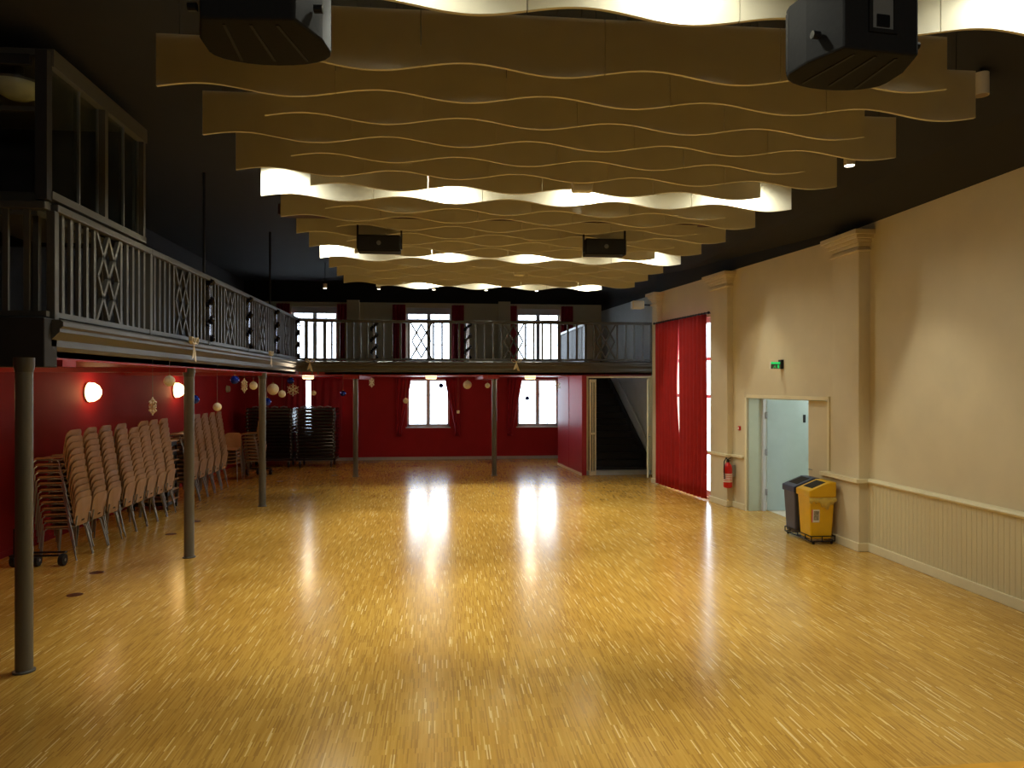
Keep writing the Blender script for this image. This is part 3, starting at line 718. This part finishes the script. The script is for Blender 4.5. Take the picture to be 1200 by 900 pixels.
# round vent in the dark ceiling, top left
t = thing('ceiling_vent', 'dark round finned ventilation disc above the left end of the baffles', 'vent', (-1.9, 4.55, 5.1), 0)
MB().lathe([(.3, 0), (.33, .02), (.33, .06), (.29, .06)], (-1.75, 4.75, 5.0), 28).build('rim', 'speaker', t, smooth=True)
mb = MB()
for k in range(14):
    a = 2 * PI * k / 14; mb.bar((-1.75 + .05 * math.cos(a), 4.75 + .05 * math.sin(a), 5.03), (-1.75 + .3 * math.cos(a), 4.75 + .3 * math.sin(a), 5.03), .012, .05)
mb.build('fin', 'blackmetal', t)
MB().tube([(-1.75, 4.75, 5.0), (-1.75, 4.75, ZC)], .05, 12).build('duct', 'blackmetal', t)
# small beige speaker on third pilaster
t = thing('loudspeaker', 'small beige loudspeaker mounted high beside the far pilaster', 'loudspeaker', (5.0, 17.95, 4.3))
bp_ = Vector((5.0, 17.95, 4.2))
MB().box(bp_.x - .16, bp_.x + .14, bp_.y - .1, bp_.y + .12, 4.3, 4.5).build('cabinet', 'creamtrim', t, bevel=.02)
MB().box(bp_.x - .13, bp_.x + .11, bp_.y - .112, bp_.y - .1, 4.33, 4.47).build('grille', 'baffle', t)
MB().box(bp_.x + .1, X2(17.95) - .002, bp_.y - .02, bp_.y + .02, 4.38, 4.42).build('bracket', 'blackmetal', t)

# ------------------------------------------------------------ exit sign, extinguisher, alarm
p = RW(U(12.05), 0, 2.72)
t = thing('exit_sign', 'small green lit emergency exit sign high above the doorway', 'sign', p)
MB().box(p.x - .05, p.x, p.y - .05, p.y + .05, 2.66, 2.82).build('mount', 'blackmetal', t)
MB().box(p.x - .22, p.x - .05, p.y - .02, p.y + .02, 2.66, 2.78).build('sign_box', 'white', t)
MB().box(p.x - .215, p.x - .055, p.y - .024, p.y - .02, 2.665, 2.745).build('sign_face', 'handle', t)
MB().box(p.x - .215, p.x - .055, p.y - .028, p.y - .02, 2.745, 2.78).build('lamp_strip', 'green', t)
mb = MB()   # running figure, door and arrow pictogram
x_, y_, z_ = p.x - .2, p.y - .026, 2.675
mb.box(x_ + .1, x_ + .13, y_, y_ + .002, z_, z_ + .055); mb.bar((x_ + .02, y_, z_), (x_ + .05, y_, z_ + .03), .008, .002, (0, 1, 0)); mb.bar((x_ + .07, y_, z_ + .005), (x_ + .05, y_, z_ + .03), .008, .002, (0, 1, 0)); mb.bar((x_ + .05, y_, z_ + .03), (x_ + .06, y_, z_ + .048), .01, .002, (0, 1, 0))
mb.build('pictogram', 'green', t)

p = RW(U(13.78), -.12, 0)
p = Vector((5.58, 13.62, 0))
t = thing('fire_extinguisher', 'red fire extinguisher hanging on the pilaster beside the red curtain', 'fire extinguisher', (p.x, p.y, .42))
c0 = (p.x, p.y, 0)
MB().lathe([(.06, .38), (.085, .4), (.085, .76), (.075, .81), (.04, .86), (.03, .88)], c0, 20).build('cylinder', 'extred', t, smooth=True)
MB().lathe([(.03, .88), (.03, .92), (.02, .93)], c0, 14).build('valve', 'blackmetal', t)
mb = MB(); mb.bar((p.x, p.y, .93), (p.x + .02, p.y - .09, .97), .02, .012); mb.bar((p.x, p.y, .91), (p.x + .02, p.y - .09, .915), .02, .01); mb.build('lever', 'blackmetal', t)
MB().tube([(p.x, p.y, .91), (p.x - .05, p.y - .05, .97), (p.x - .1, p.y - .07, .9), (p.x - .1, p.y - .07, .7), (p.x - .09, p.y - .06, .56)], .012, 8).build('hose', 'rubber', t, smooth=True)
mb = MB(); mb.lathe([(.0865, .5), (.0868, .66)], c0, 20)
mb.build('label_band', 'white', t, smooth=True)
mb = MB()
for k in range(4): mb.lathe([(.0872, .52 + .035 * k), (.0874, .535 + .035 * k)], c0, 20)
mb.build('label_print', 'extred', t, smooth=True)
MB().box(p.x + .07, p.x + .14, p.y - .03, p.y + .03, .6, .82).build('wall_bracket', 'steel', t)
p = RW(U(13.45), 0, 1.55)
t = thing('alarm_button', 'tiny red and white alarm button on the cream wall above the extinguisher', 'alarm', p)
MB().box(p.x - .03, p.x, p.y - .04, p.y + .04, 1.51, 1.59).build('housing', 'extred', t, bevel=.004)
MB().box(p.x - .034, p.x - .03, p.y - .02, p.y + .02, 1.53, 1.57).build('glass_plate', 'white', t)

# ------------------------------------------------------------ waste bins
def bin_(y0, y1, body, lid, label, sticker, bagged):
    x0, x1 = 5.5, 5.9; xm, ym = (x0 + x1) / 2, (y0 + y1) / 2; zt = .72
    t = thing('waste_bin', label, 'bin', (xm, ym, 0), 0, 'sorting bins on the wheeled base')
    i = .035
    mb = MB(); mb.hexa([(x0 + i, y0 + i, .07), (x1 - i, y0 + i, .07), (x1 - i, y1 - i, .07), (x0 + i, y1 - i, .07), (x0 + .005, y0 + .005, zt), (x1 - .005, y0 + .005, zt), (x1 - .005, y1 - .005, zt), (x0 + .005, y1 - .005, zt)])
    mb.build('bin_body', body, t, bevel=.02)
    # sloping lid: low to the room, high at the wall
    prof = [(x0 - .012, zt - .015), (x1 + .012, zt - .015), (x1 + .012, .93), (x1 - .09, .93), (x0 - .012, zt + .08)]
    ld = MB().prism([(x, y0 - .012, z) for x, z in prof], (0, y1 - y0 + .024, 0)).build('lid', lid, t, bevel=.012)
    def S(x): return zt + .08 + (.93 - zt - .08) * (x - (x0 - .012)) / ((x1 - .09) - (x0 - .012))
    xa, xb = x0 + .07, x1 - .12; e = .004
    MB().hexa([(xa, y0 + .06, S(xa) - .01), (xb, y0 + .06, S(xb) - .01), (xb, y1 - .06, S(xb) - .01), (xa, y1 - .06, S(xa) - .01),
               (xa, y0 + .06, S(xa) + e), (xb, y0 + .06, S(xb) + e), (xb, y1 - .06, S(xb) + e), (xa, y1 - .06, S(xa) + e)]).build('slot', 'slot', ld)
    if bagged:
        mb = MB(); n = 16; bm = mb.bm; top = []; bot = []
        for k in range(n + 1):
            x = x0 - .01 + (x1 - x0 + .02) * k / n; top.append(bm.verts.new((x, y0 - .008 - .006 * math.sin(k * 2.1), zt - .02)))
            dz = .09 + .11 * max(0, 1 - abs(k - 10) / 5) + .02 * math.sin(k * 1.9); bot.append(bm.verts.new((x, y0 - .012 - .012 * math.sin(k * 1.3), zt - dz)))
        for k in range(n): bm.faces.new([top[k], top[k + 1], bot[k + 1], bot[k]])
        o = mb.build('bin_bag', 'bag', t, smooth=True); solid(o, .002)
    if sticker:
        zs = .30; f = lambda z: y0 + i + (.005 - i) * (z - .07) / (zt - .07) - .003
        g = lambda xA, xB, z0, z1, e, m, nm: MB().hexa([(xA, f(z0) - e, z0), (xB, f(z0) - e, z0), (xB, f(z0) + .002, z0), (xA, f(z0) + .002, z0), (xA, f(z1) - e, z1), (xB, f(z1) - e, z1), (xB, f(z1) + .002, z1), (xA, f(z1) + .002, z1)]).build(nm, m, t)
        g(x0 + .035, x0 + .16, .33, .52, .001, 'white', 'sticker'); g(x0 + .035, x0 + .055, .33, .52, .002, 'stickpink', 'sticker_stripe'); g(x0 + .07, x0 + .15, .36, .50, .002, 'stickgrey', 'sticker_print')
    return t
bin_(10.33, 10.72, 'yellow', 'yellow', 'yellow waste bin with sloping slotted lid, clear bag and sticker', True, True)
bin_(10.80, 11.18, 'greybin', 'blue', 'dark grey waste bin with navy lid beside the yellow bin', False, False)
t = thing('bin_trolley', 'low black wire trolley carrying both waste bins', 'trolley', (5.7, 10.75, 0))
mb = MB()
for z in (.045, .12):
    for a, b in (((5.53, 10.34), (5.9, 10.34)), ((5.9, 10.34), (5.9, 11.17)), ((5.9, 11.17), (5.53, 11.17)), ((5.53, 11.17), (5.53, 10.34))): mb.bar((a[0], a[1], z), (b[0], b[1], z), .014, .014)
for x in (5.53, 5.7, 5.9):
    for y in (10.34, 11.17): mb.bar((x, y, .05), (x, y, .12), .012, .012)
for y in (10.52, 10.76, 11.0): mb.bar((5.53, y, .05), (5.53, y, .12), .012, .012); mb.bar((5.53, y, .055), (5.9, y, .055), .03, .01)
mb.build('wire_frame', 'blackmetal', t)
for x in (5.57, 5.86):
    for y in (10.36, 11.15): MB().lathe([(.024, -.01), (.024, .01)], (x, y, .024), 14, 'x').build('wheel', 'rubber', t)

# ------------------------------------------------------------ stacking chairs
def make_chair():
    t = thing('stacking_chair', '', 'chair', (0, 0, 0))
    # seat: slightly dished, rounded plywood shell
    def plate(wx, wy, r, n=5):
        pts = []
        for cx, cy, a0 in ((wx - r, wy - r, 0), (-wx + r, wy - r, PI / 2), (-wx + r, -wy + r, PI), (wx - r, -wy + r, 1.5 * PI)):
            for k in range(n + 1): a = a0 + PI / 2 * k / n; pts.append((cx + r * math.cos(a), cy + r * math.sin(a)))
        return pts
    mb = MB(); mb.prism([(x, y, .448 - .02 * (1 if x > .15 else 0) + .25 * y * y) for x, y in plate(.2, .2, .06)], (0, 0, .012)); mb.build('seat', 'ply', t, world=False)
    # backrest with hand hole: ring between outline and oval, bent round
    N_ = 24; outer = plate(.19, .2, .09, 5); hole = []
    mb = MB(); bm = mb.bm
    def bend(v, y, off): # v: up along the back (-.19...19)
        z = .645 + v; x = -.205 - .30 * (v + .19) * .5 + .45 * y * y * .9 + off
        return (x, y, z)
    rings = []
    for off in (0, -.012):
        ro = [bm.verts.new(bend(x, y, off)) for x, y in outer]
        rh = []
        for x, y in outer:
            a = math.atan2(x, y); rh.append(bm.verts.new(bend(-.125 + .016 * math.sin(a), .045 * math.cos(a), off)))
        rings.append((ro, rh))
    n = len(outer)
    for k in range(n):
        j = (k + 1) % n
        for q in (0, 1): bm.faces.new([rings[q][0][k], rings[q][0][j], rings[q][1][j], rings[q][1][k]])
        bm.faces.new([rings[0][0][k], rings[0][0][j], rings[1][0][j], rings[1][0][k]])
        bm.faces.new([rings[0][1][k], rings[0][1][j], rings[1][1][j], rings[1][1][k]])
    mb.build('backrest', 'ply', t, world=False, smooth=False)
    mb = MB()
    for s in (-1, 1):
        mb.tube([(.17, s * .175, .432), (-.17, s * .175, .43), (-.215, s * .17, .47), (-.235, s * .165, .6)], .011, 6)
    mb.tube([(.12, -.175, .432), (.12, .175, .432)], .009, 6); mb.tube([(-.12, -.175, .43), (-.12, .175, .43)], .009, 6)
    mb.build('frame', 'steel', t, world=False, smooth=True)
    for s in (-1, 1):
        MB().tube([(.15, s * .18, .432), (.185, s * .2, .4), (.215, s * .215, 0)], .011, 6).build('leg', 'steel', t, world=False, smooth=True)
        MB().tube([(-.12, s * .18, .43), (-.15, s * .2, .4), (-.25, s * .215, 0)], .011, 6).build('leg', 'steel', t, world=False, smooth=True)
    return t
proto = make_chair(); used = False
def chair(x, y, z, rz, label, grp):
    global used
    if not used: proto.location = (x, y, z); proto.rotation_euler = (0, 0, rz); o = proto; used = True; o['label'] = label; o['group'] = grp
    else: o = dup(proto, (x, y, z), rz, label, grp)
    return o
stackY = [10.62, 11.1, 11.58, 12.12, 12.56, 13.0, 13.44, 13.9, 15.25, 15.75, 16.25, 16.75, 17.25]
NCH = 12
for k, y in enumerate(stackY):
    nn_ = NCH if k not in (4,) else 11
    for j in range(nn_):
        chair(-5.15 - .013 * j + random.uniform(-.004, .004), y, .085 * j, PI + math.radians(random.uniform(-2, 2)),
              'beech plywood stacking chair, %s from the bottom in the %s stack along the red wall' % (ORD[j], ORD[k]), 'stacked plywood chairs')
for j in range(5):
    chair(-5.15 + .01 * 0, 18.6 - .013 * j, .085 * j, -PI / 2, 'plywood chair facing the camera, %s from the bottom of the short far stack' % ORD[j], 'stacked plywood chairs')
for j in range(9):
    chair(-4.72 - .013 * j, 19.2, .085 * j, 0 if False else PI, 'plywood chair seen edge-on, %s from the bottom of the last stack before the black tables' % ORD[j], 'stacked plywood chairs')
# stack of square tables between the chair stacks
tb = thing('stacked_table', '', 'table', (-5.45, 14.6, 0))
MB().box(-.34, .34, -.28, .28, .16, .185).build('tabletop', 'ply', tb, world=False, bevel=.004)
mb = MB(); mb.box(-.31, .31, -.25, -.22, .08, .16); mb.box(-.31, .31, .22, .25, .08, .16); mb.box(-.31, -.28, -.25, .25, .08, .16); mb.box(.28, .31, -.25, .25, .08, .16); mb.build('apron', 'blackmetal', tb, world=False)
for sx in (-1, 1):
    for sy in (-1, 1): MB().box(sx * .3 - .015, sx * .3 + .015, sy * .24 - .015, sy * .24 + .015, 0, .1).build('leg', 'blackmetal', tb, world=False)
for j in range(7):
    lab = 'low pale-topped table, %s from the bottom of the stack between the chairs' % ORD[j]
    if j == 0: tag(tb, lab, 'table', 'stacked low tables')
    else: dup(tb, (-5.45, 14.6, .187 * j), 0, lab, 'stacked low tables')
# chair dollies
for x, y, lab in ((-5.25, 10.12, 'at the near end of the chair stacks'), (-4.75, 19.75, 'at the far end of the chair stacks')):
    t = thing('chair_dolly', 'low black dolly with rubber wheels %s' % lab, 'dolly', (x, y, 0), 0, 'chair dollies')
    mb = MB(); mb.tube([(-.3, -.1, .16), (.3, -.1, .16), (.3, .1, .16), (-.3, .1, .16), (-.3, -.1, .16)], .014, 8); mb.tube([(-.3, 0, .16), (-.3, 0, .5)], .014, 8); mb.build('frame', 'blackmetal', t, world=False)
    for sx in (-.3, -.02, .3):
        wv = MB().lathe([(.02, -.03), (.075, -.03), (.08, 0), (.075, .03), (.02, .03)], (sx, 0, .08), 18, 'x').build('wheel', 'rubber', t, world=False, smooth=True)
        MB().lathe([(.02, -.035), (.02, .035)], (sx, 0, .08), 10, 'x').build('hub', 'steel', wv, world=False)

# ------------------------------------------------------------ black folding tables on trolleys
def make_ft(wd):
    t = thing('folded_table', '', 'table', (0, 0, 0))
    MB().box(-wd / 2, wd / 2, -.38, .38, .012, .085).build('tabletop', 'blacktop', t, world=False, bevel=.008)
    mb = MB()
    for sx in (-1, 1):
        mb.tube([(sx * wd * .38, -.3, .03), (sx * wd * .38, .3, .03)], .015, 6); mb.tube([(sx * wd * .38, -.3, .03), (sx * .05, -.3, .03)], .012, 6); mb.tube([(sx * wd * .38, .3, .03), (sx * .05, .3, .03)], .012, 6)
        mb.box(sx * wd * .46 - .02, sx * wd * .46 + .02, -.385, -.36, .0, .09)
    mb.build('folded_legs', 'blackmetal', t, world=False)
    [MB().box(sx * wd * .46 - .015, sx * wd * .46 + .015, -.39, -.385, .02, .05).build('catch', 'steel', t, world=False) for sx in (-1, 1)]
    return t
for x, wd, lab in ((-4.84, 1.3, 'left'), (-3.55, 1.12, 'right')):
    t = thing('table_trolley', 'low wheeled trolley under the %s stack of black folded tables' % lab, 'trolley', (x, 21.7, 0), 0, 'table trolleys')
    mb = MB(); mb.box(-wd / 2, wd / 2, -.38, -.33, .2, .25); mb.box(-wd / 2, wd / 2, .33, .38, .2, .25); mb.box(-wd / 2, -wd / 2 + .05, -.38, .38, .2, .25); mb.box(wd / 2 - .05, wd / 2, -.38, .38, .2, .25); mb.build('frame', 'blackmetal', t, world=False)
    for sx in (-1, 1):
        for sy in (-1, 1):
            wv = MB().lathe([(.02, -.02), (.08, -.02), (.085, 0), (.08, .02), (.02, .02)], (sx * (wd / 2 - .12), sy * .33, .085), 16, 'x').build('wheel', 'rubber', t, world=False, smooth=True)
            MB().box(sx * (wd / 2 - .12) - .03, sx * (wd / 2 - .12) + .03, sy * .33 - .02, sy * .33 + .02, .1, .2).build('fork', 'steel', wv, world=False)
    pt = make_ft(wd)
    for j in range(15):
        lb_ = 'black folded table, %s from the bottom of the %s stack at the back' % (ORD[j], lab); z = .25 + .098 * j
        jx = random.uniform(-.015, .015)
        if j == 0: tag(pt, lb_, 'table', 'black folded tables'); pt.location = (x, 21.7, z)
        else: dup(pt, (x + jx, 21.7, z), 0, lb_, 'black folded tables')
    for q in range(4):
        xx = x - wd * .3 + q * wd * .2
        o = MB().tube([(-.1, 0, .02), (0, 0, .045), (.1, 0, .02)], .018, 8).build('trestle_clip', 'steel', smooth=True)
        o.location = (xx, 21.4, .25 + .098 * 14 + .087); tag(o, 'grey metal clip on top of the %s table stack, %s from left' % (lab, ORD[q]), 'clip', 'metal clips on the tables')

# ------------------------------------------------------------ floor discs
for k, (x, y) in enumerate(((-4.34, 9.71), (-4.13, 8.71), (-4.27, 12.08), (-4.23, 13.16), (-3.92, 18.38), (-2.75, 19.44))):
    o = MB().lathe([(.001, .004), (.075, .004), (.085, .0)], (0, 0, 0), 20).build('floor_socket_cover', 'socket'); o.location = (x, y, 0)
    tag(o, 'flat brown round floor cover under the gallery, %s from the camera' % ['second nearest', 'nearest', 'third', 'fourth', 'fifth', 'farthest'][k], 'floor cover', 'round floor covers')

# ------------------------------------------------------------ Christmas decorations
def balloon(x, y, z, r, m, lab):
    t = thing('hanging_bauble', lab, 'ornament', (x, y, z), 0, 'hanging Christmas baubles')
    MB().ball((0, 0, 0), r).build('ball', m, t, world=False, smooth=True)
    MB().lathe([(r * .18, r * .97), (r * .18, r * 1.15)], (0, 0, 0), 10).build('cap', 'brass', t, world=False)
    MB().tube([(0, 0, r), (0, 0, 2.72 - z)], .0022, 5).build('thread', 'string', t, world=False)
def flake(x, y, z, r, rz, lab):
    t = thing('hanging_snowflake', lab, 'ornament', (x, y, z), rz, 'hanging Christmas snowflakes')
    mb = MB()
    for k in range(6):
        a = PI / 6 + PI / 3 * k; D = lambda q, b=0: (r * q * math.cos(a + b), 0, r * q * math.sin(a + b))
        mb.bar((0, 0, 0), D(1), .014 + r * .02, .012, (0, 1, 0))
        for b in (-.42, .42): mb.bar(D(.5), D(.82, b), .012, .011, (0, 1, 0))
        mb.bar(D(.42), D(.42, PI / 3), .01, .01, (0, 1, 0))
    mb.build('star', 'ornwhite', t, world=False)
    MB().tube([(0, 0, r * .9), (0, 0, 2.72 - z)], .0022, 5).build('thread', 'string', t, world=False)
XO = -3.47
wbs = [(XO, 9.76, 2.44, .07, 'white bauble in front of the right wall lamp'), (XO, 11.79, 2.04, .065, 'low white bauble on a long thread before the far chairs'), (XO, 14.01, 2.37, .075, 'white bauble touching the left side of the third column'),
       (XO, 15.62, 2.29, .12, 'largest cream bauble just right of the third column'), (XO, 16.5, 2.18, .08, 'small cream bauble beside the largest one'), (-3.17, 18.78, 2.17, .065, 'white bauble before the bright slit at the black tables'),
       (-.86, 18.78, 1.97, .07, 'white bauble at the left edge of the lower middle window'), (.72, 18.78, 2.38, .11, 'large cream bauble right of the lower middle window'), (1.24, 18.78, 2.36, .065, 'white bauble beside the right back column')]
for x, y, z, r, lab in wbs: balloon(x, y, z, r, 'ornwhite', lab)
for x, y, z, r, lab in ((XO, 10.73, 2.18, .065, 'blue bauble right of the second column'), (XO, 12.76, 2.47, .075, 'blue bauble high between second and third columns'), (XO, 15.08, 2.04, .085, 'blue bauble low beside the third column'),
                        (XO, 17.41, 2.48, .08, 'blue bauble close under the gallery corner'), (-2.44, 18.78, 2.16, .075, 'blue bauble left of the left back column'), (.04, 18.78, 2.36, .06, 'blue bauble before the lower middle window'),
                        (2.28, 18.78, 2.03, .055, 'blue bauble before the lower right window')): balloon(x, y, z, r, 'ornblue', lab)
for x, y, z, r, a, lab in ((XO, 9.21, 2.13, .11, 55, 'white snowflake hanging left of the second column'), (XO, 13.37, 2.37, .13, 60, 'white snowflake left of the third column, turned edge-on'),
                           (XO, 17.7, 2.26, .15, 10, 'largest white snowflake above the black tables'), (-1.72, 18.78, 2.44, .13, 60, 'white snowflake just right of the left back column'), (3.04, 18.78, 2.36, .14, 0, 'white snowflake before the red partition')):
    flake(x, y, z, r, math.radians(a if a < 50 else -a + 10), lab)
t = thing('hanging_parcel', 'tiny white square ornament right of the lower middle window', 'ornament', (.48, 18.78, 1.68))
MB().box(-.035, .035, -.035, .035, -.035, .035).build('parcel', 'ornwhite', t, world=False, bevel=.004); MB().tube([(0, 0, .03), (0, 0, 1.04)], .0022, 5).build('thread', 'string', t, world=False)

def garland(x, y, lab, along):
    t = thing('garland', lab, 'garland', (x, y, 3.05), 0, 'dark garlands on the railing posts')
    pts = [(.062 * math.cos(a), .062 * math.sin(a), .02 + .88 * k / 90) for k in range(91) for a in [2 * PI * 3.0 * k / 90]]
    rr = [.034 + .018 * math.sin(k * 1.9) for k in range(91)]
    MB().tube(pts, rr, 7).build('tinsel', 'tinsel', t, world=False)
    MB().bar((0, 0, .0), (0, 0, .92), .08, .08).build('ribbon_wrap', 'silver', t, world=False)
for x, y, lab in ((GX, 11.4, 'dark foil garland spiralling round the nearest decorated left railing post'), (GX, 13.68, 'dark foil garland round the second decorated left railing post'),
                  (GX, 15.92, 'dark foil garland round the third decorated left railing post'), (GX, 18.2, 'dark foil garland at the start of the rounded railing corner'),
                  (-1.66, GY, 'dark foil garland on the back railing left of the middle window'), (.73, GY, 'dark foil garland on the back railing right of the middle window')):
    garland(x, y, lab, 0)
def bow(x, y, z, rz, lab, s=1):
    t = thing('ribbon_bow', lab, 'bow', (x, y, z), rz, 'cream ribbon bows on the fascia')
    mb = MB()
    for sx in (-1, 1):
        pts = [(0, 0), (.05, .05), (.1, .06), (.105, .02), (.06, -.01), (0, 0)]
        for a, b in zip(pts[:-1], pts[1:]): mb.bar((sx * a[0] * s, -.02, a[1] * s), (sx * b[0] * s, -.02, b[1] * s), .035 * s, .012, (0, 0, 1))
    mb.build('loops', 'ribbon', t, world=False)
    mb = MB()
    for sx, L in ((-1, .17), (1, .2)): mb.prism([(0, -.02, 0), (sx * .04 * s, -.03, -L * .5 * s), (sx * .07 * s, -.025, -L * s), (sx * .02 * s, -.025, -L * .92 * s), (-sx * .01 * s, -.03, -L * .5 * s)], (0, .004, 0))
    mb.build('tails', 'ribbon', t, world=False)
    MB().ball((0, -.025, 0), .018 * s, 10).build('knot', 'ribbon', t, world=False)
bow(GX + .14, 10.3, 2.96, PI / 2, 'cream ribbon bow on the nearest part of the left gallery fascia', 1.3)
bow(GX + .14, 14.87, 2.98, PI / 2, 'cream ribbon bow on the left fascia above the third column', 1.2)
bow(-3.22, 18.45, 2.95, math.radians(45), 'cream ribbon bow on the rounded gallery corner', 1.2)
bow(1.98, GY - .14, 2.97, 0, 'cream ribbon bow on the back gallery fascia by the upper right window', 1.2)
